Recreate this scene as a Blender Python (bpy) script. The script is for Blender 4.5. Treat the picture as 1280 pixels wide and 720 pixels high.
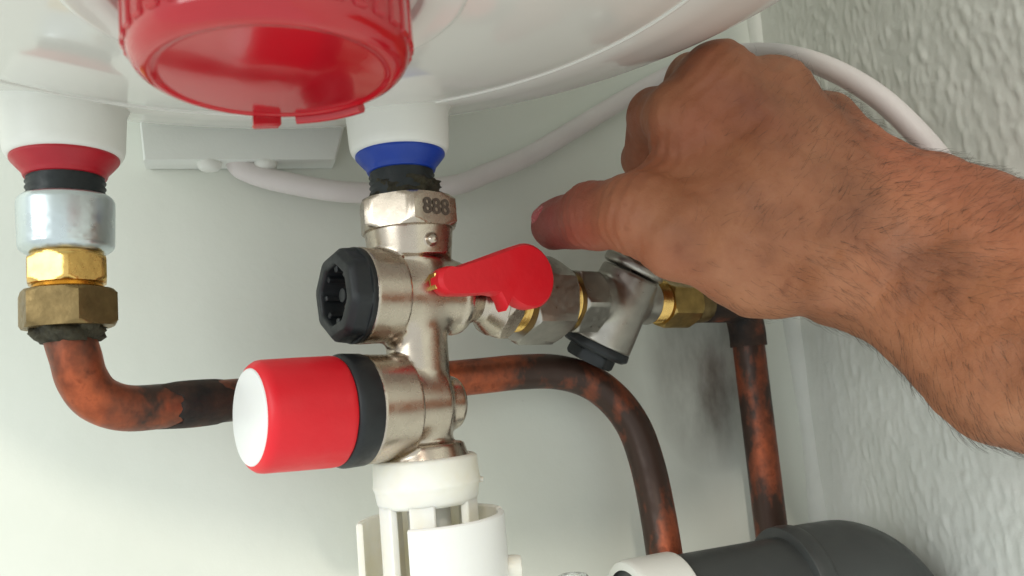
import bpy, math, random
import numpy as np
random.seed(4); rng = np.random.default_rng(7)
scene = bpy.context.scene
C = scene.collection
for o in list(bpy.data.objects): bpy.data.objects.remove(o)

# ---------------------------------------------------------------- camera, world, lamps, exposure
# working unit: millimetres from the camera (X right along the back wall, Y towards it, Z up); S and ZC turn them into metres
S = 0.001; ZC = 1.4; F = 1005.0
YAW, PITCH, ROLL = map(math.radians, (20, 7, 5))
fwd = np.array([math.sin(YAW)*math.cos(PITCH), math.cos(YAW)*math.cos(PITCH), math.sin(PITCH)])
rgt = np.array([math.cos(YAW), -math.sin(YAW), 0.0]); upv = np.cross(rgt, fwd)
RT = math.cos(ROLL)*rgt - math.sin(ROLL)*upv; UP = math.sin(ROLL)*rgt + math.cos(ROLL)*upv
def ray(px, py): return fwd + RT*((px-640)/F) + UP*((360-py)/F)
def PD(px, py, d): return ray(px, py)*d                       # photo pixel at a distance along the camera axis
def PY(px, py, Y): r = ray(px, py); return r*(Y/r[1])         # photo pixel on the plane Y
V = lambda *a: np.array(a, float)
def unit(v): v = np.asarray(v, float); return v/np.linalg.norm(v)

from mathutils import Matrix, Vector
cam = bpy.data.cameras.new('camera'); camo = bpy.data.objects.new('camera', cam); C.objects.link(camo)
M3 = Matrix((RT, UP, -fwd)).transposed()
camo.matrix_world = Matrix.Translation((0, 0, ZC)) @ M3.to_4x4()
cam.sensor_width = 36; cam.lens = F/1280*36; cam.clip_start = 0.005; cam.clip_end = 50
cam.dof.use_dof = True; cam.dof.focus_distance = 0.27; cam.dof.aperture_fstop = 22.0; 
scene.camera = camo

w = bpy.data.worlds.new('World'); scene.world = w; w.use_nodes = True
bg = w.node_tree.nodes['Background']; bg.inputs[0].default_value = (0.93, 1.0, 0.99, 1); bg.inputs[1].default_value = 0.96
def area_lamp(name, loc, target, size, power, col, shape='DISK', size_y=None):
    l = bpy.data.lights.new(name, 'AREA'); l.shape = shape; l.size = size
    if size_y: l.size_y = size_y
    l.energy = power; l.color = col
    o = bpy.data.objects.new(name, l); C.objects.link(o)
    o.location = loc; d = Vector(target)-Vector(loc); o.rotation_euler = d.to_track_quat('-Z', 'Y').to_euler()
    return o
tgt = V(60, 260, 20)*S + V(0, 0, ZC)
az, el = math.radians(20), math.radians(26)
kd = V(-math.sin(az)*math.cos(el), -math.cos(az)*math.cos(el), math.sin(el))
area_lamp('room_lamp', tuple(tgt+kd*2.4), tuple(tgt), 0.14, 14, (1.0, 0.92, 0.78))
area_lamp('window_light', tuple(tgt+V(-1.5, -1.0, 0.65)), tuple(tgt), 1.0, 17, (0.95, 1.0, 0.98), 'RECTANGLE', 1.3)
scene.view_settings.view_transform = 'Standard'; scene.view_settings.look = 'None'
scene.view_settings.exposure = 0.0; scene.view_settings.gamma = 1.0

# ---------------------------------------------------------------- materials
def srgb(r, g, b):
    f = lambda c: (c/255/12.92) if c/255 <= 0.04045 else ((c/255+0.055)/1.055)**2.4
    return (f(r), f(g), f(b), 1)
class NT:
    def __init__(s, name):
        s.m = bpy.data.materials.new(name); s.m.use_nodes = True
        s.t = s.m.node_tree; s.p = s.t.nodes['Principled BSDF']; s.out = s.t.nodes['Material Output']
        s.tc = s.t.nodes.new('ShaderNodeTexCoord')
    def n(s, kind, **kw):
        nd = s.t.nodes.new('ShaderNode'+kind)
        for k, v in kw.items(): setattr(nd, k, v)
        return nd
    def l(s, a, b): s.t.links.new(a, b)
    def pos(s):
        g = s.n('NewGeometry'); return g.outputs['Position']
    def noise(s, scale, detail=4, rough=0.55, vec=None, stretch=None):
        nd = s.n('TexNoise'); nd.inputs['Scale'].default_value = scale
        nd.inputs['Detail'].default_value = detail; nd.inputs['Roughness'].default_value = rough
        v = vec if vec is not None else s.pos()
        if stretch:
            mp = s.n('Mapping'); mp.inputs['Scale'].default_value = stretch; s.l(v, mp.inputs['Vector']); v = mp.outputs[0]
        s.l(v, nd.inputs['Vector']); return nd.outputs['Fac']
    def ramp(s, fac, stops):
        r = s.n('ValToRGB'); e = r.color_ramp.elements
        while len(e) < len(stops): e.new(0.5)
        for i, (p, c) in enumerate(stops):
            e[i].position = p; e[i].color = c if len(c) == 4 else (*c, 1)
        s.l(fac, r.inputs[0]); return r.outputs[0]
    def mix(s, fac, a, b, mode='MIX'):
        m = s.n('Mix', data_type='RGBA', blend_type=mode)
        for sock, v in ((m.inputs[0], fac), (m.inputs[6], a), (m.inputs[7], b)):
            if hasattr(v, 'is_linked') or hasattr(v, 'links'): s.l(v, sock)
            else: sock.default_value = v
        return m.outputs[2]
    def bump(s, h, dist, strength=1.0, prev=None):
        b = s.n('Bump'); b.inputs['Distance'].default_value = dist; b.inputs['Strength'].default_value = strength
        s.l(h, b.inputs['Height'])
        if prev is not None: s.l(prev, b.inputs['Normal'])
        s.l(b.outputs[0], s.p.inputs['Normal']); return b.outputs[0]
    def set(s, **kw):
        for k, v in kw.items():
            sock = s.p.inputs[k.replace('_', ' ')]
            if hasattr(v, 'links'): s.l(v, sock)
            else: sock.default_value = v
        return s
g4 = lambda v: (v, v, v, 1)
MAT = {}
def plain(name, col, rough=0.4, metal=0.0, var=0.12, scale=90, bumpd=0.00006, bscale=700, **kw):
    t = NT(name); n = t.noise(scale, 5)
    dark = tuple(c*(1-var) for c in col[:3])+(1,); light = tuple(min(1, c*(1+var)) for c in col[:3])+(1,)
    t.set(Base_Color=t.ramp(n, [(0.3, dark), (0.7, light)]), Metallic=metal)
    rr = t.ramp(t.noise(scale*2.3, 4), [(0.3, g4(max(0.02, rough*0.8))), (0.7, g4(min(1, rough*1.25)))])
    t.set(Roughness=rr)
    if bumpd: t.bump(t.noise(bscale, 3), bumpd)
    if kw: t.set(**kw)
    MAT[name] = t.m; return t
plain('enamel', srgb(226, 224, 218), 0.12, var=0.015, scale=12, bumpd=0, Coat_Weight=0.3, Coat_Roughness=0.05)
plain('white_plastic', srgb(232, 232, 226), 0.38, var=0.02, scale=30)
plain('red_cap', srgb(184, 8, 28), 0.16, var=0.06, scale=40, bumpd=0, Coat_Weight=0.5, Coat_Roughness=0.08, Subsurface_Weight=0.25, Subsurface_Radius=(0.006, 0.001, 0.001))
plain('red_plastic', srgb(226, 22, 38), 0.45, var=0.04, scale=60)
plain('red_sleeve', srgb(176, 20, 38), 0.4, var=0.08, scale=80)
plain('blue_sleeve', srgb(10, 58, 160), 0.4, var=0.08, scale=80)
plain('black_rubber', (0.012, 0.017, 0.019, 1), 0.5, var=0.3, scale=150)
plain('black_plastic', (0.010, 0.012, 0.014, 1), 0.46, var=0.2, scale=150, bumpd=0.00004)
plain('hemp', (0.035, 0.030, 0.016, 1), 0.8, var=0.5, scale=300, bumpd=0.0006, bscale=500)
plain('nickel', (0.53, 0.455, 0.38, 1), 0.26, 1.0, var=0.07, scale=120, bumpd=0.00003, bscale=300)
plain('nickel_dull', (0.42, 0.39, 0.35, 1), 0.34, 1.0, var=0.12, scale=160, bumpd=0.00004, bscale=300)
plain('bright_rim', (0.72, 0.70, 0.67, 1), 0.2, 1.0, var=0.08)
plain('brass', (0.78, 0.50, 0.16, 1), 0.24, 1.0, var=0.15, scale=160, bumpd=0.00005)
plain('old_brass', (0.25, 0.175, 0.08, 1), 0.45, 1.0, var=0.22, scale=220, bumpd=0.00012, bscale=380)
plain('dark_brass', (0.46, 0.31, 0.11, 1), 0.36, 1.0, var=0.25, scale=160, bumpd=0.00006)
plain('pvc', (0.052, 0.056, 0.055, 1), 0.42, var=0.08, scale=60, bumpd=0.00003)
plain('bracket_plastic', srgb(234, 236, 231), 0.5, var=0.02, scale=30)
plain('cable', srgb(222, 214, 212), 0.45, var=0.03, scale=60)
plain('nail', srgb(186, 88, 92), 0.25, var=0.06, scale=200, Subsurface_Weight=0.2, Subsurface_Radius=(0.002, 0.001, 0.0006))
plain('hair', (0.055, 0.030, 0.018, 1), 0.5, var=0.3, bumpd=0)
plain('stamp', (0.17, 0.14, 0.12, 1), 0.4, 0.9)
plain('screw', (0.62, 0.60, 0.57, 1), 0.35, 1.0)
t = plain('steel_sleeve', (0.62, 0.68, 0.70, 1), 0.30, 1.0, var=0.07, scale=90, bumpd=0)
wv = []
for sgn in (1, -1):
    wn = t.n('TexWave', wave_type='BANDS', bands_direction='DIAGONAL'); wn.inputs['Scale'].default_value = 170
    mp = t.n('Mapping'); mp.inputs['Scale'].default_value = (1, 0.0, 1.0*sgn); t.l(t.pos(), mp.inputs['Vector']); t.l(mp.outputs[0], wn.inputs['Vector']); wv.append(wn.outputs['Fac'])
mm = t.n('Math', operation='MULTIPLY'); t.l(wv[0], mm.inputs[0]); t.l(wv[1], mm.inputs[1])
mk = t.n('Math', operation='MULTIPLY'); t.l(mm.outputs[0], mk.inputs[0]); t.l(t.ramp(t.noise(70, 3), [(0.42, g4(0)), (0.62, g4(1))]), mk.inputs[1])
t.bump(mk.outputs[0], 0.00005)
# copper: bright scraped patches between dark oxide
t = NT('copper'); MAT['copper'] = t.m
n1 = t.noise(34, 5, 0.62, stretch=(1, 1, 0.6)); n2 = t.noise(190, 5, 0.6)
ox = t.ramp(n1, [(0.46, g4(0)), (0.52, g4(0.4)), (0.64, g4(1))])
cu = t.ramp(n2, [(0.3, (0.30, 0.075, 0.035, 1)), (0.55, (0.50, 0.125, 0.055, 1)), (0.75, (0.20, 0.05, 0.025, 1))])
t.set(Base_Color=t.mix(ox, (0.050, 0.026, 0.018, 1), cu), Metallic=t.ramp(ox, [(0, g4(0.35)), (1, g4(0.85))]), Roughness=t.ramp(n2, [(0.3, g4(0.34)), (0.7, g4(0.55))]))
t.bump(n2, 0.00018)
t = NT('scorched_copper'); MAT['scorched_copper'] = t.m
n1 = t.noise(90, 5)
t.set(Base_Color=t.ramp(n1, [(0.35, (0.012, 0.009, 0.008, 1)), (0.58, (0.05, 0.025, 0.016, 1)), (0.72, (0.22, 0.06, 0.03, 1))]), Roughness=0.7, Metallic=0.2); t.bump(t.noise(320, 4), 0.0004)
# milky plastic of the drain funnel
t = NT('milky_plastic'); MAT['milky_plastic'] = t.m
t.set(Base_Color=t.ramp(t.noise(45, 4), [(0.35, srgb(238, 231, 212)), (0.7, srgb(249, 247, 240))]), Roughness=0.38, Subsurface_Weight=0.6, Subsurface_Radius=(0.006, 0.0055, 0.0045), Subsurface_Scale=1.0)
plain('cup_plastic', srgb(240, 240, 238), 0.34, var=0.012, scale=30, Subsurface_Weight=0.3, Subsurface_Radius=(0.004, 0.004, 0.0035))
t = NT('clear_plastic'); MAT['clear_plastic'] = t.m
t.set(Base_Color=(0.95, 0.96, 0.95, 1), Roughness=0.08, Transmission_Weight=0.9, IOR=1.45)
# back wall: smooth paint, faint roller relief, specks, soldering soot round the supply pipe's elbow
t = NT('wall_paint'); MAT['wall_paint'] = t.m
base = t.ramp(t.noise(9, 4), [(0.35, srgb(220, 223, 213)), (0.65, srgb(227, 229, 220))])
sep = t.n('SeparateXYZ'); t.l(t.pos(), sep.inputs[0])
def gauss(axis, c, s_):
    a = t.n('Math', operation='SUBTRACT'); t.l(sep.outputs[axis], a.inputs[0]); a.inputs[1].default_value = c
    b = t.n('Math', operation='DIVIDE'); t.l(a.outputs[0], b.inputs[0]); b.inputs[1].default_value = s_
    c2 = t.n('Math', operation='MULTIPLY'); t.l(b.outputs[0], c2.inputs[0]); t.l(b.outputs[0], c2.inputs[1]); return c2.outputs[0]
ad = t.n('Math', operation='ADD'); t.l(gauss(0, 0.212, 0.034), ad.inputs[0]); t.l(gauss(2, ZC+0.000, 0.048), ad.inputs[1])
sub = t.n('Math', operation='SUBTRACT'); sub.inputs[0].default_value = 1.15; t.l(ad.outputs[0], sub.inputs[1])
st = t.noise(42, 5, 0.6, stretch=(1.2, 1, 0.5))
mu = t.n('Math', operation='MULTIPLY'); t.l(st, mu.inputs[0]); t.l(sub.outputs[0], mu.inputs[1]); mu.use_clamp = True
soot = t.ramp(mu.outputs[0], [(0.05, g4(0)), (0.70, g4(0.88))])
c1 = t.mix(soot, base, (0.085, 0.062, 0.046, 1))
sp = t.ramp(t.noise(130, 2, 0.5), [(0.78, g4(0)), (0.82, g4(0.35))])
t.set(Base_Color=t.mix(sp, c1, (0.2, 0.19, 0.16, 1)), Roughness=0.5)
nb = t.bump(t.noise(22, 3), 0.0008); t.bump(t.noise(320, 3), 0.00007, prev=nb)
t = NT('roughcast'); MAT['roughcast'] = t.m
t.set(Base_Color=t.ramp(t.noise(35, 5), [(0.3, srgb(212, 214, 206)), (0.7, srgb(224, 225, 218))]), Roughness=0.62)
t.bump(t.noise(420, 4), 0.00018)
# skin
t = NT('skin'); MAT['skin'] = t.m
n1 = t.noise(38, 5, 0.6); n2 = t.noise(160, 4); n3 = t.noise(14, 2)
ca = t.ramp(n1, [(0.3, srgb(126, 77, 52)), (0.52, srgb(156, 100, 69)), (0.72, srgb(172, 116, 83))])
cb = t.mix(t.ramp(n3, [(0.42, g4(0)), (0.62, g4(0.55))]), ca, srgb(164, 92, 66))
ds = t.n('VectorMath', operation='DISTANCE'); t.l(t.pos(), ds.inputs[0]); ds.inputs[1].default_value = tuple(PD(690, 281, 292)*S+V(0, 0, ZC))
dd = t.n('Math', operation='MULTIPLY'); t.l(ds.outputs['Value'], dd.inputs[0]); dd.inputs[1].default_value = 20.0
cb2 = t.mix(t.ramp(dd.outputs[0], [(0.2, g4(0.75)), (0.8, g4(0))]), cb, srgb(142, 60, 62))      # flushed thumb tip
spk = t.ramp(n2, [(0.62, g4(0)), (0.75, g4(0.35))])
t.set(Base_Color=t.mix(spk, cb2, srgb(120, 66, 42)), Roughness=t.ramp(n2, [(0.3, g4(0.42)), (0.7, g4(0.6))]), Subsurface_Weight=0.22, Subsurface_Radius=(0.0035, 0.0014, 0.0008), Subsurface_Scale=1.0, Specular_IOR_Level=0.4)
vo = t.n('TexVoronoi', feature='DISTANCE_TO_EDGE'); vo.inputs['Scale'].default_value = 1150; t.l(t.pos(), vo.inputs['Vector'])
vr = t.ramp(vo.outputs['Distance'], [(0.0, g4(0)), (0.12, g4(1))])
b1 = t.bump(t.noise(85, 4, 0.6, stretch=(1, 1, 1)), 0.0012, 0.9); t.bump(vr, 0.00005, 0.6, prev=b1)

# ---------------------------------------------------------------- mesh helpers
ORG = {}
def tag(o, label=None, cat=None, group=None, kind=None):
    for k, v in (('label', label), ('category', cat), ('group', group), ('kind', kind)):
        if v: o[k] = v
    return o
def empty(name, at, label, cat, group=None):
    o = bpy.data.objects.new(name, None); C.objects.link(o); o.empty_display_size = 0.01
    at = np.asarray(at, float); ORG[o] = at; o.location = tuple(at*S+V(0, 0, ZC)); return tag(o, label, cat, group)
def mk(name, verts, faces, mat, parent=None, angle=35, label=None):
    verts = np.asarray(verts, float)
    org = (verts.min(0)+verts.max(0))/2
    me = bpy.data.meshes.new(name); me.from_pydata(((verts-org)*S).tolist(), [], faces); me.update()
    import bmesh
    bm = bmesh.new(); bm.from_mesh(me); bmesh.ops.recalc_face_normals(bm, faces=bm.faces); bm.to_mesh(me); bm.free()
    me.shade_smooth()
    if angle < 180: me.set_sharp_from_angle(angle=math.radians(angle))
    me.materials.append(MAT[mat])
    o = bpy.data.objects.new(name, me); C.objects.link(o); ORG[o] = org
    if parent is not None:
        o.parent = parent; o.location = tuple((org-ORG[parent])*S)
    else: o.location = tuple(org*S+V(0, 0, ZC))
    if label: o['label'] = label
    return o
def frame(axis):
    a = unit(axis); h = V(0, 0, 1) if abs(a[2]) < 0.9 else V(1, 0, 0)
    u = unit(np.cross(h, a)); v = np.cross(a, u); return a, u, v
def join(*parts):
    vs, fs, k = [], [], 0
    for v, f in parts:
        vs.append(np.asarray(v)); fs += [tuple(i+k for i in q) for q in f]; k += len(v)
    return np.concatenate(vs), fs
def revolve(o, axis, prof, n=64, rfun=None, cap=True):
    """prof: (s along the axis, radius); rfun(theta, s, r) -> radius reshapes rings"""
    a, u, v = frame(axis); th = np.arange(n)*2*math.pi/n
    vs, fs = [], []
    for s, r in prof:
        rr = np.full(n, float(r)) if rfun is None else np.array([rfun(x, s, r) for x in th])
        vs.append(np.asarray(o)+a*s+np.outer(rr*np.cos(th), u)+np.outer(rr*np.sin(th), v))
    m = len(prof)
    for i in range(m-1):
        for j in range(n):
            k = (j+1) % n; fs.append((i*n+j, i*n+k, (i+1)*n+k, (i+1)*n+j))
    if cap:
        if prof[0][1] > 1e-6: fs.append(tuple(range(n-1, -1, -1)))
        if prof[-1][1] > 1e-6: fs.append(tuple((m-1)*n+j for j in range(n)))
    return np.concatenate(vs), fs
def soft(prof, r=0.6):
    """round the corners of a profile a little"""
    out = [prof[0]]
    for p, c, n_ in zip(prof, prof[1:], prof[2:]):
        p, c, n_ = map(np.array, (p, c, n_)); l1 = np.linalg.norm(p-c); l2 = np.linalg.norm(n_-c)
        d1 = min(r, l1*0.45); d2 = min(r, l2*0.45)
        A = c+(p-c)/max(l1, 1e-9)*d1; B = c+(n_-c)/max(l2, 1e-9)*d2
        for q in (0, 0.5, 1): out.append(tuple((1-q)**2*A+2*q*(1-q)*c+q*q*B))
    out.append(prof[-1]); return out
def solid(o, axis, prof, r=0.5, n=64, rfun=None):
    return revolve(o, axis, soft([(prof[0][0], 0)]+list(prof)+[(prof[-1][0], 0)], r), n, rfun, cap=False)
def hexnut(o, axis, s0, s1, ap, phase=0.0, sides=6, ch=1.3, n=72):
    """hexagonal nut with turned chamfers; ap = apothem, phase = angle of a corner"""
    w_ = 2*math.pi/sides; R = ap/math.cos(w_/2)
    def rf(th, s, cap_):
        d = (th-phase+w_/2) % w_ - w_/2          # corner at d = 0
        return min(ap/math.cos(w_/2-abs(d)), cap_)
    L = s1-s0; c0 = R*0.90; k = [(s0, 0), (s0, c0)]+[(s0+ch*q, c0+(R-c0)*q) for q in (0.33, 0.66, 1)]
    k += [(s1-ch*q, c0+(R-c0)*q) for q in (1, 0.66, 0.33)]+[(s1, c0), (s1, 0)]
    return revolve(o, axis, k, n, rf, cap=False)
def catmull(pts, sub=10):
    P = np.array(pts, float); P = np.vstack([2*P[0]-P[1], P, 2*P[-1]-P[-2]]); out = []
    for i in range(1, len(P)-2):
        p0, p1, p2, p3 = P[i-1:i+3]
        for q in np.arange(sub)/sub:
            out.append(0.5*((2*p1)+(-p0+p2)*q+(2*p0-5*p1+4*p2-p3)*q*q+(-p0+3*p1-3*p2+p3)*q**3))
    out.append(P[-2]); return np.array(out)
def tube(path, rad, n=32):
    path = np.asarray(path, float); m = len(path); rad = np.broadcast_to(np.asarray(rad, float), (m,))
    T = np.gradient(path, axis=0); T /= np.linalg.norm(T, axis=1)[:, None]
    u = frame(T[0])[1]; th = np.arange(n)*2*math.pi/n; vs = []; fs = []
    for i in range(m):
        u = unit(u-T[i]*np.dot(u, T[i])); v = np.cross(T[i], u)
        vs.append(path[i]+rad[i]*(np.outer(np.cos(th), u)+np.outer(np.sin(th), v)))
    for i in range(m-1):
        for j in range(n):
            k = (j+1) % n; fs.append((i*n+j, i*n+k, (i+1)*n+k, (i+1)*n+j))
    fs += [tuple(range(n-1, -1, -1)), tuple((m-1)*n+j for j in range(n))]
    return np.concatenate(vs), fs
def rbox(c, ax, half, b=1.0):
    """box with chamfered edges; ax = three axes, half = half sizes"""
    ax = [unit(a) for a in ax]; vs = []; 
    import itertools
    for sx, sy, sz in itertools.product((-1, 1), repeat=3):
        for k in range(3):
            q = [sx*(half[0]-b*(k != 0)), sy*(half[1]-b*(k != 1)), sz*(half[2]-b*(k != 2))]
            vs.append(np.asarray(c)+sum(q[i]*ax[i] for i in range(3)))
    import bmesh
    bm = bmesh.new()
    for v in vs: bm.verts.new(v)
    bmesh.ops.convex_hull(bm, input=bm.verts)
    bmesh.ops.dissolve_limit(bm, angle_limit=0.01, verts=bm.verts, edges=bm.edges)
    bm.verts.index_update(); out = np.array([v.co[:] for v in bm.verts]), [tuple(v.index for v in f.verts) for f in bm.faces]
    bm.free(); return out
def prism(outline, o, u, v, n_, t0, t1, b=0.6):
    """extruded outline (2-D points) with chamfered rims"""
    P = np.array(outline, float); cen = P.mean(0); k = len(P)
    d = P-cen; sc = 1-b/np.linalg.norm(d, axis=1)[:, None]; Pi = cen+d*sc
    rows = [(Pi, t0), (P, t0+b), (P, t1-b), (Pi, t1)]; vs = []; fs = []
    for Q, h in rows: vs.append(np.asarray(o)+np.outer(Q[:, 0], u)+np.outer(Q[:, 1], v)+np.asarray(n_)*h)
    for i in range(3):
        for j in range(k):
            q = (j+1) % k; fs.append((i*k+j, i*k+q, (i+1)*k+q, (i+1)*k+j))
    fs += [tuple(range(k-1, -1, -1)), tuple(3*k+j for j in range(k))]
    return np.concatenate(vs), fs
def surface_nets(fun, lo, hi, h):
    lo = np.asarray(lo, float); nx, ny, nz = [int(math.ceil((b-a)/h))+1 for a, b in zip(lo, hi)]
    xs = (lo[0]+np.arange(nx)*h).astype(np.float32); ys = (lo[1]+np.arange(ny)*h).astype(np.float32); zs = (lo[2]+np.arange(nz)*h).astype(np.float32)
    Vv = fun(xs[:, None, None], ys[None, :, None], zs[None, None, :])
    ins = Vv < 0; cx, cy, cz = nx-1, ny-1, nz-1
    acc = np.zeros((cx, cy, cz, 3), np.float32); cnt = np.zeros((cx, cy, cz), np.float32)
    corner = lambda A, i, j, k: A[i:i+cx, j:j+cy, k:k+cz]
    import itertools
    for axis in range(3):
        for p, q in itertools.product((0, 1), repeat=2):
            a = [0, 0, 0]; oth = [i for i in range(3) if i != axis]; a[oth[0]] = p; a[oth[1]] = q
            b = list(a); b[axis] = 1
            va, vb = corner(Vv, *a), corner(Vv, *b); m = corner(ins, *a) != corner(ins, *b)
            tt = np.where(m, va/np.where(m, va-vb, 1), 0); cnt += m
            for i in range(3): acc[..., i] += np.where(m, (tt if i == axis else a[i]), 0)
    act = cnt > 0; idx = -np.ones((cx, cy, cz), np.int64); idx[act] = np.arange(act.sum())
    base = np.argwhere(act); vs = lo+(base+acc[act]/cnt[act][:, None])*h; F_ = []
    def quads(m, off, flip):
        ii = np.argwhere(m)
        if not len(ii): return
        q = np.stack([idx[tuple((ii+np.array(d)).T)] for d in off], 1)
        F_.append(np.where(flip[m][:, None], q[:, ::-1], q))
    I = ins
    m = (I[:-1, 1:-1, 1:-1] != I[1:, 1:-1, 1:-1]); quads(m, [(0, 0, 0), (0, 1, 0), (0, 1, 1), (0, 0, 1)], ~I[:-1, 1:-1, 1:-1])
    m = (I[1:-1, :-1, 1:-1] != I[1:-1, 1:, 1:-1]); quads(m, [(0, 0, 0), (0, 0, 1), (1, 0, 1), (1, 0, 0)], ~I[1:-1, :-1, 1:-1])
    m = (I[1:-1, 1:-1, :-1] != I[1:-1, 1:-1, 1:]); quads(m, [(0, 0, 0), (1, 0, 0), (1, 1, 0), (0, 1, 0)], ~I[1:-1, 1:-1, :-1])
    return vs, [tuple(q) for q in np.concatenate(F_).tolist()]
def smin(a, b, k):
    h = np.clip(0.5+0.5*(b-a)/k, 0, 1); return b*(1-h)+a*h-k*h*(1-h)
def rcone(x, y, z, a, b, ra, rb):
    a, b = np.asarray(a, float), np.asarray(b, float); d = b-a; L2 = float(d@d)
    t_ = np.clip(((x-a[0])*d[0]+(y-a[1])*d[1]+(z-a[2])*d[2])/L2, 0, 1)
    return np.sqrt((x-a[0]-t_*d[0])**2+(y-a[1]-t_*d[1])**2+(z-a[2]-t_*d[2])**2)-(ra+(rb-ra)*t_)
def cyl(x, y, z, o, a, s0, s1, r0, r1=None, rnd=0.8):
    """capped cylinder or cone frustum with rounded edges"""
    r1 = r0 if r1 is None else r1
    px, py, pz = x-o[0], y-o[1], z-o[2]; s = px*a[0]+py*a[1]+pz*a[2]
    r = np.sqrt(np.maximum(px*px+py*py+pz*pz-s*s, 0)); q = np.clip((s-s0)/(s1-s0), 0, 1)
    dr = r-(r0+(r1-r0)*q)+rnd; ds = np.abs(s-(s0+s1)/2)-(s1-s0)/2+rnd
    return np.minimum(np.maximum(dr, ds), 0)+np.sqrt(np.maximum(dr, 0)**2+np.maximum(ds, 0)**2)-rnd
Z = V(0, 0, 1)

# ---------------------------------------------------------------- the setting: two walls meeting in a corner
YW, XW = 325.0, 263.0
def field(n, m, sx, sy):
    fx = np.fft.fftfreq(n)[:, None]; fy = np.fft.fftfreq(m)[None]
    g = np.fft.ifft2(np.fft.fft2(rng.standard_normal((n, m)))*np.exp(-2*math.pi**2*((fx*sx)**2+(fy*sy)**2))).real
    return g/g.std()
def grid(us, vs, P):
    n, m = len(us), len(vs); f = [(i*m+j, (i+1)*m+j, (i+1)*m+j+1, i*m+j+1) for i in range(n-1) for j in range(m-1)]
    return P.reshape(-1, 3), f
us = np.concatenate([[-1500, -900, -500], np.linspace(-250, XW+6, 120)]); vs = np.concatenate([[-700, -400, -220], np.linspace(-140, 220, 90), [320, 500, 900]])
Pb = np.zeros((len(us), len(vs), 3)); Pb[..., 0] = us[:, None]; Pb[..., 2] = vs[None]; Pb[..., 1] = YW+0.35*field(len(us), len(vs), 5, 5)
tag(mk('wall_back', *grid(us, vs, Pb), 'wall_paint', angle=180), kind='structure')
us = np.concatenate([[-1200, -600, -250], np.linspace(-60, YW+5, 480)]); vs = np.concatenate([[-700, -400, -240], np.linspace(-150, 260, 500), [330, 500, 900]])
n, m = len(us), len(vs)
f1 = field(n, m, 0.85, 2.2); f2 = field(n, m, 2.0, 4.5); f3 = field(n, m, 0.8, 1.1); f4 = field(n, m, 30, 30)
hgt = 0.22*np.maximum(f1, -0.5)+0.06*f2+0.05*f3+0.45*f4
Pr = np.zeros((n, m, 3)); Pr[..., 1] = us[:, None]; Pr[..., 2] = vs[None]
fade = np.clip((YW-us)/28, 0, 1)[:, None]          # the plaster is trowelled flat beside the corner
Pr[..., 0] = XW-hgt*(0.12+0.88*fade**1.5)
wr = tag(mk('wall_right', *grid(us, vs, Pr), 'roughcast', angle=180), kind='structure')
# uneven bead of filler running down the corner
cz = np.linspace(-260, 300, 70); wob = field(70, 70, 3, 3)[0]
path = np.stack([XW+1.5+0.8*wob, np.full(70, YW+1.0), cz], 1)
mk('corner_filler', *tube(path, 7.0+0.9*field(70, 70, 3, 3)[1], 24), 'roughcast', wr, 180)

# ---------------------------------------------------------------- water heater
HC = V(9, 155, 0)
heater = empty('water_heater', HC+Z*80, 'glossy white round water heater hanging on the wall above the pipes', 'water heater')
prof = [(0, 80.5), (30, 81.0), (60, 84.2), (90, 89.8), (104, 93.2), (106.4, 93.9), (107.2, 94.6), (108.6, 94.7), (109.6, 94.5), (122, 96.9), (136, 99.9), (147, 103.2), (152.5, 107.2), (155, 113), (155.5, 122), (155.5, 560), (150, 585), (120, 606), (60, 616), (0, 618)]
sm = catmull([(*p, 0) for p in prof[:5]], 8)[:, :2].tolist()[:-1]+[list(p) for p in prof[4:9]]+catmull([(*p, 0) for p in prof[9:15]], 6)[:, :2].tolist()+catmull([(*p, 0) for p in prof[15:]], 6)[:, :2].tolist()
mk('shell', *revolve(HC, Z, [(z, max(r, 0.001)) for r, z in sm], 160), 'enamel', heater, 60)
mk('seam_bead', *revolve(HC, Z, soft([(93.8, 105.0), (93.1, 105.3), (93.1, 106.2), (94.4, 106.7)], 0.3), 160, cap=False), 'enamel', heater, 60)
CC = V(11.3, 153.5, 0)
mk('cap_base_ring', *revolve(CC, Z, soft([(82, 39.5), (79.6, 39.0), (79.0, 37.8), (79.2, 30), (82, 29)], 0.5), 128, cap=False), 'enamel', heater, 60)
# red cap: ribbed crown, rounded shoulder, dished face with a raised rim
capo = revolve(CC, Z, soft([(83, 26.2), (78, 26.3), (68.6, 26.4), (65.6, 25.9), (63.9, 24.6), (63.1, 23.2), (62.9, 22.0), (63.3, 21.2), (63.2, 20.0), (62.9, 15.0), (62.5, 7.0), (62.4, 0.0)], 1.0), 128, cap=False)
cap = mk('thermostat_cap', *capo, 'red_cap', heater, 60, 'glossy red ribbed cap under the heater')
for k in range(36):
    th = k*2*math.pi/36; rd = V(math.cos(th), math.sin(th), 0); tg = V(-math.sin(th), math.cos(th), 0)
    mk('rib', *rbox(CC+rd*25.75+Z*71.9, (rd, tg, Z), (1.15, 1.6, 4.9), 0.5), 'red_cap', cap)
mk('tab', *rbox(CC+V(-0.5, 24.0, 62.6), (V(1, 0.1, 0.1), V(-.1, 1, 0), Z), (3.0, 1.4, 1.5), 0.4), 'red_cap', cap)
arc = [CC+V(23.9*math.cos(a), 23.9*math.sin(a), 63.0) for a in np.linspace(math.radians(76), math.radians(38), 12)]
mk('lip', *tube(arc, 1.25, 12), 'red_cap', cap)
HOT, COLD = V(-42.8, 266, 0), V(58.0, 257, 0)
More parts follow.
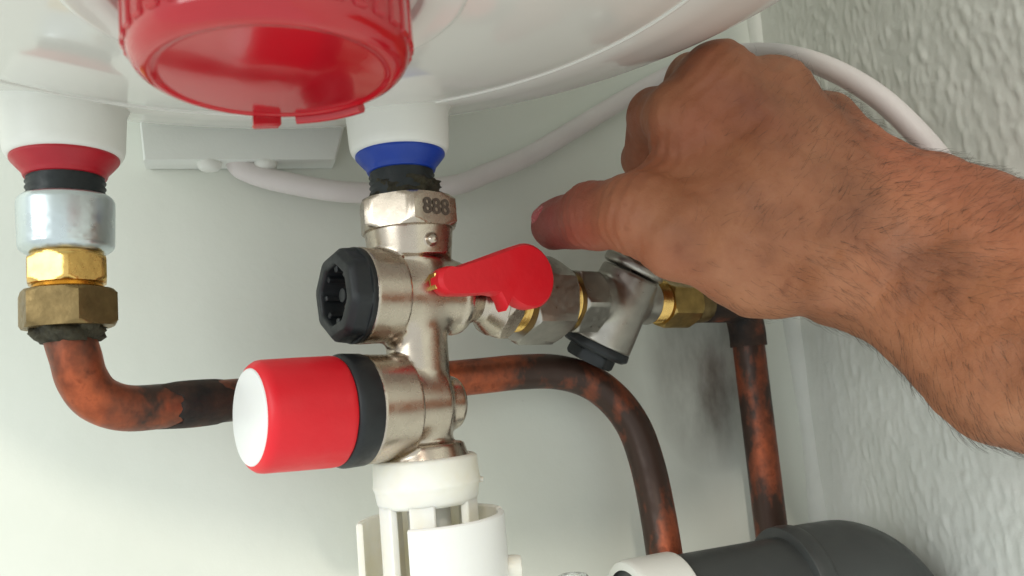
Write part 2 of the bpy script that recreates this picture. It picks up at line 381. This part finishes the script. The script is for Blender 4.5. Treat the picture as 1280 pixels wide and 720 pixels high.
for c, col in ((HOT, 'red_sleeve'), (COLD, 'blue_sleeve')):
    k = 'red' if col[0] == 'r' else 'blue'
    mk('pipe_collar', *revolve(c, Z, soft([(99, 19.5), (94, 17.2), (82.5, 16.6), (80.2, 15.9), (79.8, 14.0), (82, 12.5)], 1.2), 72, cap=False), 'white_plastic', heater)
    mk('insulating_sleeve', *revolve(c, Z, soft([(83, 14.0), (80.2, 14.8), (79.2, 15.0), (77.5, 13.6), (75.2, 11.6), (73.8, 11.3), (73.6, 9.5)], 0.5), 72, cap=False), col, heater, label=f'flared {k} plastic sleeve round the heater connection')
ths = [(s, 10.6+(0.35 if i % 2 else -0.35)) for i, s in enumerate(np.arange(62.5, 75.5, 0.9))]
mk('threaded_stub', *revolve(HOT, Z, ths, 64), 'black_rubber', heater, 80)
mk('threaded_stub', *revolve(COLD, Z, ths, 64), 'black_rubber', heater, 80)

# bracket on the wall behind the heater
br = empty('wall_bracket', V(10, 318, 95), 'plain white plastic bracket on the wall behind the heater between both connections', 'bracket')
out = [(-36.5, 24), (-35.0, 0), (34.5, 1.0), (41.5, 24)]
mk('bracket_plate', *prism([(x, y) for x, y in out], V(10, 312, 93.8), V(1, 0, 0), Z, V(0, 1, 0), 0, 12.6, 0.7), 'bracket_plastic', br)
for px in (262, 332):
    c = PY(px, 208, 316); mk('foot', *solid(c, V(0, 0, -1), [(-2.0, 4.6), (0.8, 4.3), (2.0, 2.4)], 1.0, 32), 'white_plastic', br)

# ---------------------------------------------------------------- hot side: union and bent copper pipe
un = empty('pipe_union', HOT+Z*27, 'stacked silver sleeve, yellow brass hexagon and dull brass nut below red connection', 'pipe fitting')
mk('steel_sleeve', *solid(HOT, Z, [(50.4, 10.4), (52.2, 12.9), (66.2, 13.3), (67.9, 12.4)], 0.9, 72), 'steel_sleeve', un, label='knurled silver grey steel sleeve')
mk('thread_collar', *solid(HOT, Z, [(46, 9.8), (51, 9.8)], 0.3), 'brass', un)
mk('brass_hexagon', *hexnut(HOT, Z, 41.6, 49.6, 10.3, math.radians(8)), 'brass', un, 28, 'bright yellow brass hexagon')
mk('thread_collar', *revolve(HOT, Z, [(s, 9.7+(0.3 if i % 2 else -0.3)) for i, s in enumerate(np.arange(38.5, 42.6, 0.6))]), 'brass', un, 80)
mk('compression_nut', *hexnut(HOT, Z, 28.6, 39.6, 11.9, math.radians(20)), 'old_brass', un, 28, 'dull brown brass compression nut')
hr = lambda th, s, r: r*(1+0.10*math.sin(5*th+s)+0.06*math.sin(13*th+2*s))
mk('sealing_hemp', *revolve(HOT, Z, [(29, 4), (28.8, 9.6), (27.0, 9.7), (25.2, 8.7), (24.2, 7.4)], 60, hr), 'hemp', un, 80)
pts = [HOT+Z*33, HOT+Z*27]+[PY(*q) for q in ((95, 447, 266), (103, 474, 267), (122, 498, 269), (158, 510, 272), (212, 507, 277), (292, 500, 285), (400, 490, 295), (520, 478, 302), (600, 470, 303), (650, 465, 303), (695, 465, 302), (735, 476, 300), (768, 500, 298), (793, 535, 295), (809, 580, 292), (820, 630, 288), (830, 690, 284), (838, 760, 280), (845, 850, 280))]
pth = catmull(pts, 8); hotp = empty('copper_pipe', pts[2], 'bent copper pipe from red connection curving behind the safety valve and down', 'pipe')
mk('pipe', *tube(pth, 7.0), 'copper', hotp, 60)
dist = lambda q: int(np.argmin(np.linalg.norm(pth-q, axis=1)))
i0, i1 = dist(PY(215, 507, 277)), dist(PY(285, 500, 284)); seg = pth[i0:i1+1]
rr = 7.1+0.5*np.sin(np.linspace(0, 3.14, len(seg)))**0.5
sv_, sf_ = tube(seg, rr, 48); sv_ = sv_.reshape(len(seg), 48, 3); th_ = np.arange(48)*2*math.pi/48
for row, sgn in ((0, 1), (len(seg)-1, -1)):                # ragged edges of the scorched solder
    off = 2.2*np.sin(2*th_+1)+1.3*np.sin(5*th_)+0.8*np.sin(11*th_+2)
    sv_[row] += np.outer(off, unit(seg[-1]-seg[0])); sv_[row] = seg[row]+(sv_[row]-seg[row])*0.995
mk('soldered_socket', sv_.reshape(-1, 3), sf_, 'scorched_copper', hotp, 60, 'dark scorched soldered socket')

# ---------------------------------------------------------------- safety valve group on the cold connection
ph = math.radians(18); A = unit(V(math.cos(ph), math.sin(ph), -0.022)); Bc = V(math.sin(ph), -math.cos(ph), 0)
O1 = COLD+V(1, 0, 32); O2 = COLD+V(1.5, 0, -3.2); VO = COLD+V(1, 0, 0)
sv = empty('safety_valve', COLD+Z*-17, 'nickel plated safety valve hanging below blue connection, red knob and black plug', 'valve')
def body(x, y, z):
    d = cyl(x, y, z, VO, Z, 44, 54.2, 13.4, 14.6, 1.0)
    d = smin(d, cyl(x, y, z, VO, Z, 30, 50, 10.6, 11.0, 1.5), 1.5)
    hb = cyl(x, y, z, O1, A, -19, 17, 12.6, 12.3, 1.5)
    hb = smin(hb, cyl(x, y, z, O1, A, 14, 25, 12.4, 7.0, 1.0), 2)
    hb = smin(hb, cyl(x, y, z, O1, A, 12, 30, 7.2, 7.2, 1.0), 2)
    d = smin(d, hb, 3.0)
    d = smin(d, cyl(x, y, z, O1, -A, 8.5, 20.8, 14.9, 15.3, 0.7), 0.8)
    d = smin(d, cyl(x, y, z, VO, Z, -6, 30, 9.8, 10.2, 1.5), 3.0)
    d = smin(d, cyl(x, y, z, O2, A, -16, 5, 13.4, 12.4, 2.0), 2.0)
    d = smin(d, cyl(x, y, z, O2, A, 3, 12.5, 9.2, 8.8, 2.0), 1.8)
    d = smin(d, cyl(x, y, z, O2, -A, 8.5, 22.6, 16.4, 16.8, 0.8), 0.9)
    d = smin(d, cyl(x, y, z, VO, Z, -18, -3, 9.6, 9.2, 1.0), 2.5)
    d = smin(d, cyl(x, y, z, VO, Z, -21, -15.5, 14.4, 12.6, 1.0), 1.6)
    d = smin(d, rcone(x, y, z, VO+V(4, -13.0, 48.5), VO+V(4, -14.3, 48.3), 1.9, 1.9), 0.6)
    return d
mk('valve_body', *surface_nets(body, VO+V(-29, -31, -24), VO+V(34, 26, 58), 0.5), 'nickel', sv, 180)
va = math.radians(12.6)                               # azimuth of the line of sight at the nut
tocam = V(-math.sin(va), -math.cos(va), 0); ri = V(math.cos(va), -math.sin(va), 0)
a_, u_, v_ = frame(Z)
def azi(deg): d = tocam*math.cos(math.radians(deg))+ri*math.sin(math.radians(deg)); return math.atan2(d@v_, d@u_), d
phs, _ = azi(8)
nut = mk('union_nut', *hexnut(VO, Z, 53.6, 64.0, 14.9, phs, ch=1.5), 'nickel', sv, 28)
_, fn = azi(38); fr = np.cross(Z, fn)
cu_ = bpy.data.curves.new('digits', 'FONT'); cu_.body = '888'; cu_.size = 7.2*S; cu_.extrude = 0.35*S; cu_.align_x = 'CENTER'; cu_.align_y = 'CENTER'; cu_.offset = 0.10*S
tmp = bpy.data.objects.new('digits', cu_); C.objects.link(tmp)
me = bpy.data.meshes.new_from_object(tmp.evaluated_get(bpy.context.evaluated_depsgraph_get())); bpy.data.objects.remove(tmp)
dig = bpy.data.objects.new('stamped_digits', me); C.objects.link(dig); me.materials.clear(); me.materials.append(MAT['stamp'])
oc = VO+fn*14.95+Z*58.9; Mx = Matrix((fr, Z, fn)).transposed().to_4x4()
dig.matrix_world = Matrix.Translation((0, 0, 0)) @ Mx; dig.parent = nut; dig.location = tuple((oc-ORG[nut])*S)
mk('sealing_hemp', *revolve(VO, Z, [(63.5, 4), (63.6, 12.2), (65.2, 12.0), (67.5, 10.6), (69.0, 10.9), (70.4, 10.5), (70.6, 8)], 60, hr), 'hemp', sv, 80)
# black plug: octagonal cup with a splined socket
def octo(th, s, r):
    d = (th+0.2) % (math.pi/4)-math.pi/8; return min(r, 0.945*r/math.cos(abs(d))) if s > 22.4 else r
pl = mk('plug', *revolve(O1, -A, soft([(20.2, 8), (20.2, 15.0), (22.2, 15.2), (22.6, 14.9), (26.6, 14.5), (28.4, 12.8), (28.6, 9.8), (27.8, 9.2), (19.5, 8.6), (19.4, 0)], 0.5), 96, octo, cap=False), 'black_plastic', sv, 40, 'black octagonal plug with hollow splined socket')
aP, uP, vP = frame(-A)
for k in range(8):
    th = k*math.pi/4; rd = uP*math.cos(th)+vP*math.sin(th); tg = np.cross(aP, rd)
    mk('spline', *rbox(O1-A*23.4+rd*8.4, (rd, tg, aP), (1.3, 0.9, 3.9), 0.3), 'black_plastic', pl)
mk('centre_pin', *solid(O1, -A, [(19.2, 2.6), (25.5, 2.3)], 0.5, 32), 'black_plastic', pl)
mk('clamp_ring', *solid(O2, -A, [(22.0, 15.6), (22.4, 17.0), (29.2, 17.2), (30.6, 16.2)], 0.6, 72), 'black_plastic', sv, label='black plastic ring between valve and red knob')
kb = mk('relief_knob', *solid(O2, -A, [(30.2, 15.8), (31.4, 16.6), (43, 16.3), (54.4, 15.9), (56.4, 14.0)], 1.2, 96, lambda th, s, r: r*(1-0.004*(math.sin(12*th) > 0.3)) if s < 52 else r), 'red_plastic', sv, 40, 'round red relief knob with white end face')
mk('knob_face', *solid(O2, -A, [(55.6, 13.9), (56.7, 13.5)], 0.4, 72), 'cup_plastic', kb)
# outlet and shut-off with the red lever
mk('outlet_neck', *solid(O1, A, [(22, 7.6), (26, 8.6), (31, 13.2)], 0.6), 'nickel', sv)
mk('outlet_hexagon', *hexnut(O1, A, 30.6, 37.0, 12.6, 0.35), 'nickel', sv, 28)
mk('brass_thread', *revolve(O1, A, [(s, 11.4+(0.4 if i % 2 else -0.4)) for i, s in enumerate(np.arange(36.5, 42.6, 0.75))]), 'brass', sv, 80)
LV = O1+A*35+Bc*15+Z*5.5
lev = mk('lever', *prism(
    [(11.2*math.cos(a), 11.2*math.sin(a)) for a in np.linspace(math.radians(-135), math.radians(112), 26)] +
    [(-9, 8.8), (-20, 5.0), (-30, 1.6)] + [(-31.6+4.6*math.cos(a), -2.6+4.6*math.sin(a)) for a in np.linspace(math.radians(100), math.radians(265), 12)] +
    [(-24, -7.0), (-17, -6.4), (-13.5, -6.8), (-11.5, -9.6), (-10.6, -12.0)], LV, A, Z, Bc, -3.2, 3.6, 1.2), 'red_plastic', sv, 40, 'flat red plastic lever')
mk('lever_stem', *solid(LV-Bc*18, Bc, [(0, 5.2), (16.5, 4.6)], 0.4, 32), 'nickel', sv)
mk('lever_stop', *rbox(LV-A*35.5-Bc*2.0-Z*2.5, (A, Bc, Z), (0.5, 2.6, 2.6), 0.3), 'brass', sv)

# ---------------------------------------------------------------- stop tap in line with it
ta = math.radians(26); TD = unit(-Z*math.cos(ta)-Bc*math.sin(ta)-A*0.34); TO = O1+A*94+V(0, 0, 0.5)
tp = empty('stop_tap', TO, 'dull nickel stop tap with black bottom plug, held by the hand', 'tap')
mk('inlet_nut', *hexnut(O1, A, 41.8, 60.5, 14.3, 0.62), 'nickel_dull', tp, 28)
mk('brass_thread', *revolve(O1, A, [(s, 9.6+(0.35 if i % 2 else -0.35)) for i, s in enumerate(np.arange(59.5, 67.6, 0.75))]), 'brass', tp, 80)
mk('union_nut', *hexnut(O1, A, 66.5, 78.5, 11.6, 0.2), 'nickel_dull', tp, 28)
def tapbody(x, y, z):
    d = cyl(x, y, z, TO, A, -17, 10, 10.6, 9.6, 1.5)
    d = smin(d, cyl(x, y, z, TO, A, 8, 17, 8.6, 9.8, 1.2), 1.5)
    d = smin(d, cyl(x, y, z, TO, TD, -12, 18.5, 11.8, 13.8, 1.0), 2.5)
    d = smin(d, cyl(x, y, z, TO, TD, -17, -13, 12.6, 12.6, 1.2), 1.5)
    return d
mk('tap_body', *surface_nets(tapbody, TO-32, TO+32, 0.55), 'nickel_dull', tp, 180)
pg = mk('bottom_plug', *solid(TO, TD, [(18.1, 13.8), (20.9, 14.2), (22.3, 12.4)], 0.5), 'black_plastic', tp, label='black plastic plug under the tap')
mk('plug_hexagon', *hexnut(TO, TD, 21.9, 26.9, 8.8, 0.3), 'black_plastic', pg, 28)
mk('bonnet_nut', *hexnut(TO, -TD, 17.5, 23.5, 9.0, 0.4), 'nickel_dull', tp, 28)
mk('spindle', *solid(TO, -TD, [(23, 4.5), (40, 4.2)], 0.5, 32), 'nickel_dull', tp)
lob = lambda th, s, r: r*(1+0.09*math.cos(5*th))
mk('tap_handle', *solid(TO, -TD, [(34, 8), (36, 13.6), (41, 15.0), (46, 13.6), (48, 7)], 1.2, 80, lob), 'nickel_dull', tp)
mk('outlet_thread', *revolve(TO, A, [(s, 8.6+(0.4 if i % 2 else -0.4)) for i, s in enumerate(np.arange(16, 26.2, 0.8))]), 'brass', tp, 80)

# supply pipe coming up the wall in the corner
SX = V(225.5, 311, 0); SP = empty('copper_supply_pipe', SX+Z*-100, 'straight blotchy copper pipe rising up the wall beside the corner', 'pipe')
e0 = O1+A*118; e1 = O1+A*148; zt = (O1+A*174)[2]
mk('brass_adapter', *hexnut(e0, A, 0, 18, 9.2, 0.5), 'dark_brass', SP, 28)
mk('brass_adapter', *solid(e0, A, [(17, 8.6), (28, 8.2)], 0.5), 'old_brass', SP)
ep = catmull([e0+A*24, e0+A*40, V(*(SX+V(-9, -3, 0))[:2], zt), V(*(SX+V(-2.2, -0.7, 0))[:2], zt-3.2), V(*SX[:2], zt-11), V(*SX[:2], zt-19)], 8)
mk('elbow', *tube(ep, 8.2), 'scorched_copper', SP, 60, 'sooty black soldered elbow')
mk('pipe', *tube([SX+Z*(zt-12)]+[SX+Z*q for q in np.linspace(zt-20, -200, 12)], 7.2), 'copper', SP, 60)

# ---------------------------------------------------------------- drain funnel under the safety valve
df = empty('drain_funnel', COLD+Z*-120, 'milky white plastic drain funnel below the safety valve', 'funnel')
mk('funnel_ring', *revolve(VO, Z, soft([(-24, 12.5), (-19.8, 14.6), (-19.4, 15.4), (-20.2, 16.6), (-26.6, 16.9), (-28.0, 17.2), (-29.2, 16.6), (-33.2, 16.0), (-34.4, 14.6), (-33, 12.4), (-24, 12.5)], 0.5), 80, cap=False), 'milky_plastic', df)
mk('ring_pip', *solid(VO+ri*16.4+tocam*2+Z*-28.2, ri, [(0, 1.0), (1.6, 0.8)], 0.3, 16), 'milky_plastic', df)
for dg in (-62, -8, 62, 118, 180, 236):
    _, d = azi(dg); tg = np.cross(Z, d)
    mk('strut', *rbox(VO+d*14.2+Z*-76, (d, tg, Z), (1.3, 3.9, 44), 0.4), 'milky_plastic', df)
mk('drip_tube', *revolve(VO, Z, [(-30, 7.0), (-62, 6.4), (-62, 5.2), (-30, 5.6)], 40, cap=False), 'milky_plastic', df)
def shellpart(d0, d1, r0, r1, z0, z1, n=40):
    vs, fs = [], []
    for i in range(n+1):
        _, d = azi(d0+(d1-d0)*i/n)
        for r, z in ((r0, z0), (r1, z0), (r1, z1-0.5), (r1-0.5, z1), (r0+0.5, z1), (r0, z1-0.5)): vs.append(VO+V(0.5, 0, 0)+d*r+Z*z)
    for i in range(n):
        for j in range(6):
            k = (j+1) % 6; fs.append((i*6+j, i*6+k, (i+1)*6+k, (i+1)*6+j))
    return np.array(vs), fs+[tuple(range(6)), tuple(n*6+j for j in range(5, -1, -1))]
mk('cup_front', *shellpart(-18, 98, 21.4, 23.4, -150, -38.4), 'cup_plastic', df, label='smooth opaque white front wall of the cup')
mk('cup_back', *shellpart(99, 277, 21.4, 23.4, -150, -38.0), 'milky_plastic', df, label='yellowish translucent back wall of the cup')
_, d = azi(85)
mk('side_nozzle', *solid(VO+d*23+Z*-56.5, d, [(0, 4.2), (5.0, 3.8)], 0.9, 32), 'milky_plastic', df)
cp = PY(716, 722, 262)
vt = empty('vent_valve', cp, 'small clear plastic vent stub beside the drain funnel', 'vent')
mk('vent_body', *solid(cp+Z*-40, Z, [(0, 6.2), (38.5, 6.2), (41.0, 5.0)], 1.0, 40), 'clear_plastic', vt)
mk('vent_cap', *solid(cp+Z*-2+V(-5, 0, 0), V(-1, 0, 0), [(0, 1.8), (4.0, 1.6)], 0.4, 24), 'clear_plastic', vt)

# ---------------------------------------------------------------- grey waste pipe
Yp = 262.0; top = PY(930, 682, Yp)[2]; pr = 19.0; zc = top-pr+0.5
wp = empty('waste_pipe', V(180, Yp, zc), 'dark grey plastic waste pipe with white coupling crossing before the copper pipes', 'pipe')
mk('pipe', *tube([V(q, Yp, zc) for q in np.linspace(130, 212, 8)], pr, 64), 'pvc', wp)
mk('coupling', *revolve(V(0, Yp, zc), V(1, 0, 0), soft([(128, 17), (128, 19.8), (130, 20.4), (147, 20.6), (148, 20.2), (148.2, 18)], 0.8), 72, cap=False), 'white_plastic', wp, label='white coupling on the end of the grey pipe')
bp = [V(197, Yp, zc), V(213, Yp, zc), V(221, Yp-0.6, zc-0.6), V(229, Yp-2, zc-5), V(234.5, Yp-4, zc-13), V(236.5, Yp-6, zc-24), V(236.5, Yp-7, zc-60)]
mk('elbow', *tube(catmull(bp, 8), 22.0, 64), 'pvc', wp, 60)
mk('socket_rim', *revolve(V(0, Yp, zc), V(1, 0, 0), soft([(193, 19), (193, 22.6), (196.5, 23.0), (200, 22.8), (201, 21)], 0.7), 72, cap=False), 'pvc', wp)

# ---------------------------------------------------------------- heater's power cable
cpts = [PY(292, 196, 319), PY(306, 213, 318), PY(360, 229, 314), PY(450, 241, 310), PY(560, 233, 309), PY(610, 216, 310), PY(660, 195, 312), PY(720, 160, 314), PY(780, 124, 315), PY(840, 92, 314), PD(895, 72, 352), PD(950, 66, 338), PD(1000, 73, 322), PD(1050, 92, 306), PD(1100, 123, 296), PD(1145, 165, 290), PD(1180, 207, 287), PD(1205, 250, 285), PD(1216, 290, 289), PD(1226, 320, 300)]
cab = mk('power_cable', *tube(catmull(cpts, 8), 4.2, 24), 'cable', None, 60)
tag(cab, 'thick white power cable looping behind the hand from the heater bracket', 'cable')

# ---------------------------------------------------------------- right hand and forearm
K = PD
wrU, wrL = K(1168, 268, 262), K(1096, 338, 258)
foU, foL = K(1334, 354, 234), K(1272, 446, 228)
far = unit((foU+foL)/2-(wrU+wrL)/2)
fe = V(0.10, -0.97, -0.22)
ends = [(foU+fe*170, foL+fe*170)]
prims = []                                            # (a, b, ra, rb, blend)
def add(a, b, ra, rb, k=6): prims.append((np.asarray(a), np.asarray(b), ra, rb, k))
add(wrU, foU, 19.0, 24.0, 8); add(wrL, foL, 19.0, 24.5, 8); add((wrU+wrL)/2, (foU+foL)/2, 20, 25, 8)
add(foU, ends[0][0], 24, 32, 8); add(foL, ends[0][1], 24.5, 32, 8)
kn = [K(852, 146, 266), K(898, 100, 265), K(968, 118, 271), K(1030, 158, 279)]
ba = [K(1060, 338, 259), K(1082, 308, 257), K(1106, 282, 259), K(1130, 258, 264)]
rk = [10.8, 11.2, 11.0, 10.2]
for i in range(4): add(ba[i], kn[i], 15.5, rk[i], 9)
pm = [K(880, 215, 285), K(930, 170, 288), K(1000, 190, 292)]
add(K(1080, 320, 272), pm[0], 15, 13, 9); add(K(1095, 300, 272), pm[1], 15, 13, 9); add(K(1110, 285, 274), pm[2], 15, 12, 9)
# fingers: knuckle, middle joint, end joint, tip, folded round the tap handle
fing = [[kn[0], K(820, 146, 290), K(806, 200, 314), K(826, 236, 322)], [kn[1], K(868, 102, 296), K(828, 180, 328), K(846, 226, 330)],
        [kn[2], K(930, 120, 306), K(884, 186, 332), K(890, 232, 330)], [kn[3], K(985, 150, 310), K(948, 205, 328), K(940, 240, 326)]]
fr_ = [(10.8, 10.0, 8.8, 7.6), (11.2, 10.2, 9.0, 7.8), (11.0, 9.8, 8.6, 7.4), (10.2, 8.6, 7.6, 6.6)]
for jn, rd in zip(fing, fr_):
    for i in range(3): add(jn[i], jn[i+1], rd[i], rd[i+1], 2.4 if i else 7)
# thumb: heel, ball, knuckle, joint, tip
tj = [K(1055, 330, 260), K(950, 326, 256), K(850, 292, 253), K(800, 266, 258), K(742, 270, 276), K(694, 281, 296)]
tr = [17.5, 16.2, 14.0, 12.8, 11.0, 9.2]
for i in range(5): add(tj[i], tj[i+1], tr[i], tr[i+1], 9 if i < 2 else 4)
add(K(830, 225, 268), K(900, 250, 262), 9, 16, 9)     # web between thumb and index
add(K(960, 250, 258), K(1080, 300, 257), 19, 19, 9)
# tendons and veins under the skin
tend = [(kn[0], ba[0]), (kn[1], ba[1]), (kn[2], ba[2]), (kn[3], ba[3]), (tj[3], K(1030, 318, 244))]
def hand(x, y, z):
    d = None
    for a, b, ra, rb, k in prims:
        q = rcone(x, y, z, a, b, ra, rb); d = q if d is None else smin(d, q, k)
    tc = -fwd
    for (a, b), (o0, o1, r) in zip(tend, ((9.2, 13.2, 2.6), (9.6, 14.2, 2.6), (9.4, 14.0, 2.5), (8.6, 13.5, 2.3), (10.5, 5, 2.6))):
        d = smin(d, rcone(x, y, z, a+tc*o0, b+tc*o1, r, r*0.9), 3.0)
    d = d + 0.35*np.sin(x*0.33+1.3*np.sin(z*0.21))*np.sin(y*0.29+z*0.25)      # uneven flesh
    # creases over the thumb joints and knuckles
    for c_, ax, sg, wl, am in ((tj[3], tj[4]-tj[2], 8.0, 4.2, 0.34), (tj[4], tj[5]-tj[3], 5.0, 3.8, 0.36), (kn[0], kn[0]-ba[0], 6, 4.4, 0.22), (kn[1], kn[1]-ba[1], 6, 4.4, 0.22), (kn[2], kn[2]-ba[2], 6, 4.4, 0.2), ((wrU+wrL)/2, foU-wrU, 8, 5.5, 0.22)):
        ax = unit(ax); wx = (x-c_[0])*ax[0]+(y-c_[1])*ax[1]+(z-c_[2])*ax[2]
        r2 = (x-c_[0])**2+(y-c_[1])**2+(z-c_[2])**2
        d = d+am*np.cos(wx*2*math.pi/wl+0.6*np.sin(z*0.5)+0.4*np.sin(x*0.7))*np.exp(-wx*wx/(2*sg*sg))*np.exp(-r2/(2*22.0**2))
    return d
lo = np.min([np.minimum(a-ra, b-rb) for a, b, ra, rb, k in prims], axis=0)-8
hi = np.max([np.maximum(a+ra, b+rb) for a, b, ra, rb, k in prims], axis=0)+8
lo[1] = max(lo[1], 30)
hv, hf = surface_nets(hand, lo, hi, 1.05)
person = empty('person', K(1268, 452, 226), 'hairy right forearm and hand gripping the stop tap with the thumb stretched out', 'person')
hb_ = mk('hand_and_forearm', hv, hf, 'skin', person, 180)
# thumb nail
tip, ip = tj[5], tj[4]; td = unit(tip-ip); nn = unit(-fwd*0.85-RT*0.25+UP*0.35); nn = unit(nn-td*(nn@td)); nb_ = np.cross(td, nn)
nv, nf = [], []
for i in range(9):
    for j in range(9):
        u = (i/8-0.5)*2; v = (j/8-0.5)*2; q = math.sqrt(max(0, 1-0.35*u**4))
        nv.append(tip-td*2.0+td*(6.2*u*q)+nb_*(5.6*v*(1-0.18*u*u))+nn*(9.55-2.6*v*v-0.5*u*u))
for i in range(8):
    for j in range(8): nf.append((i*9+j, (i+1)*9+j, (i+1)*9+j+1, i*9+j+1))
k = len(nv); nv += [p-nn*1.2 for p in nv]; nf += [tuple(q+k for q in f[::-1]) for f in nf]
edge = [i*9 for i in range(9)]+[72+j for j in range(1, 9)]+[i*9+8 for i in range(7, -1, -1)]+[j for j in range(7, 0, -1)]
for a, b in zip(edge, edge[1:]+edge[:1]): nf.append((a, b, b+k, a+k))
mk('thumb_nail', nv, nf, 'nail', person, 50)
# body hair on the back of the hand and the forearm
me = hb_.data; nface = len(me.polygons); cen = np.empty(nface*3, np.float32); nor = np.empty(nface*3, np.float32)
me.polygons.foreach_get('center', cen); me.polygons.foreach_get('normal', nor)
cen = cen.reshape(-1, 3)/S+ORG[hb_]; nor = nor.reshape(-1, 3)
dep = cen@fwd; pxs = 640+F*(cen@RT)/np.maximum(dep, 1); pys = 360-F*(cen@UP)/np.maximum(dep, 1)
wgt = (dep > 60)*((nor@unit(fwd)) < 0.35)*np.clip((pxs-830)/140, 0, 1)*np.where(pxs > 1040, 1.6, 0.8)
wgt *= np.where((pys < 110) & (pxs < 1000), 0.2, 1)
wgt = np.where(pxs > 1500, 0.3*wgt, wgt)
pick = rng.choice(nface, 6000, p=wgt/wgt.sum()); hvv, hff = [], []
for q in pick:
    p = cen[q]+rng.normal(0, 0.4, 3); nrm = nor[q]
    fl = RT*0.75+UP*(0.85 if pxs[q] < 1060 else 0.25)+rng.normal(0, 0.28, 3)      # lie of the hair
    if pys[q] > 300: fl = fl*0.6-UP*0.9+RT*0.5
    fl = unit(fl-nrm*(fl@nrm)); L = rng.uniform(2.5, 8.5)*(0.7 if pxs[q] < 1000 else 1.0); r0 = rng.uniform(0.025, 0.055)
    sd = np.cross(fl, nrm); b = len(hvv); cu = rng.normal(0, 0.8)
    for i, s in enumerate((0, 0.4, 0.75)):
        c_ = p-nrm*0.3+fl*(L*s)+nrm*(L*(0.55*s-0.38*s*s))+sd*cu*s*s; r_ = r0*(1-0.7*s)
        for th in (0.5, 2.6, 4.7): hvv.append(c_+sd*r_*math.cos(th)+nrm*r_*math.sin(th))
    hvv.append(p-nrm*0.3+fl*L+nrm*(L*0.17)+sd*cu)
    for i in range(2):
        for j in range(3): hff.append((b+i*3+j, b+i*3+(j+1) % 3, b+i*3+3+(j+1) % 3, b+i*3+3+j))
    for j in range(3): hff.append((b+6+j, b+6+(j+1) % 3, b+9))
hr_ = mk('body_hair', hvv, hff, 'hair', hb_, 180); hr_['kind'] = 'stuff'
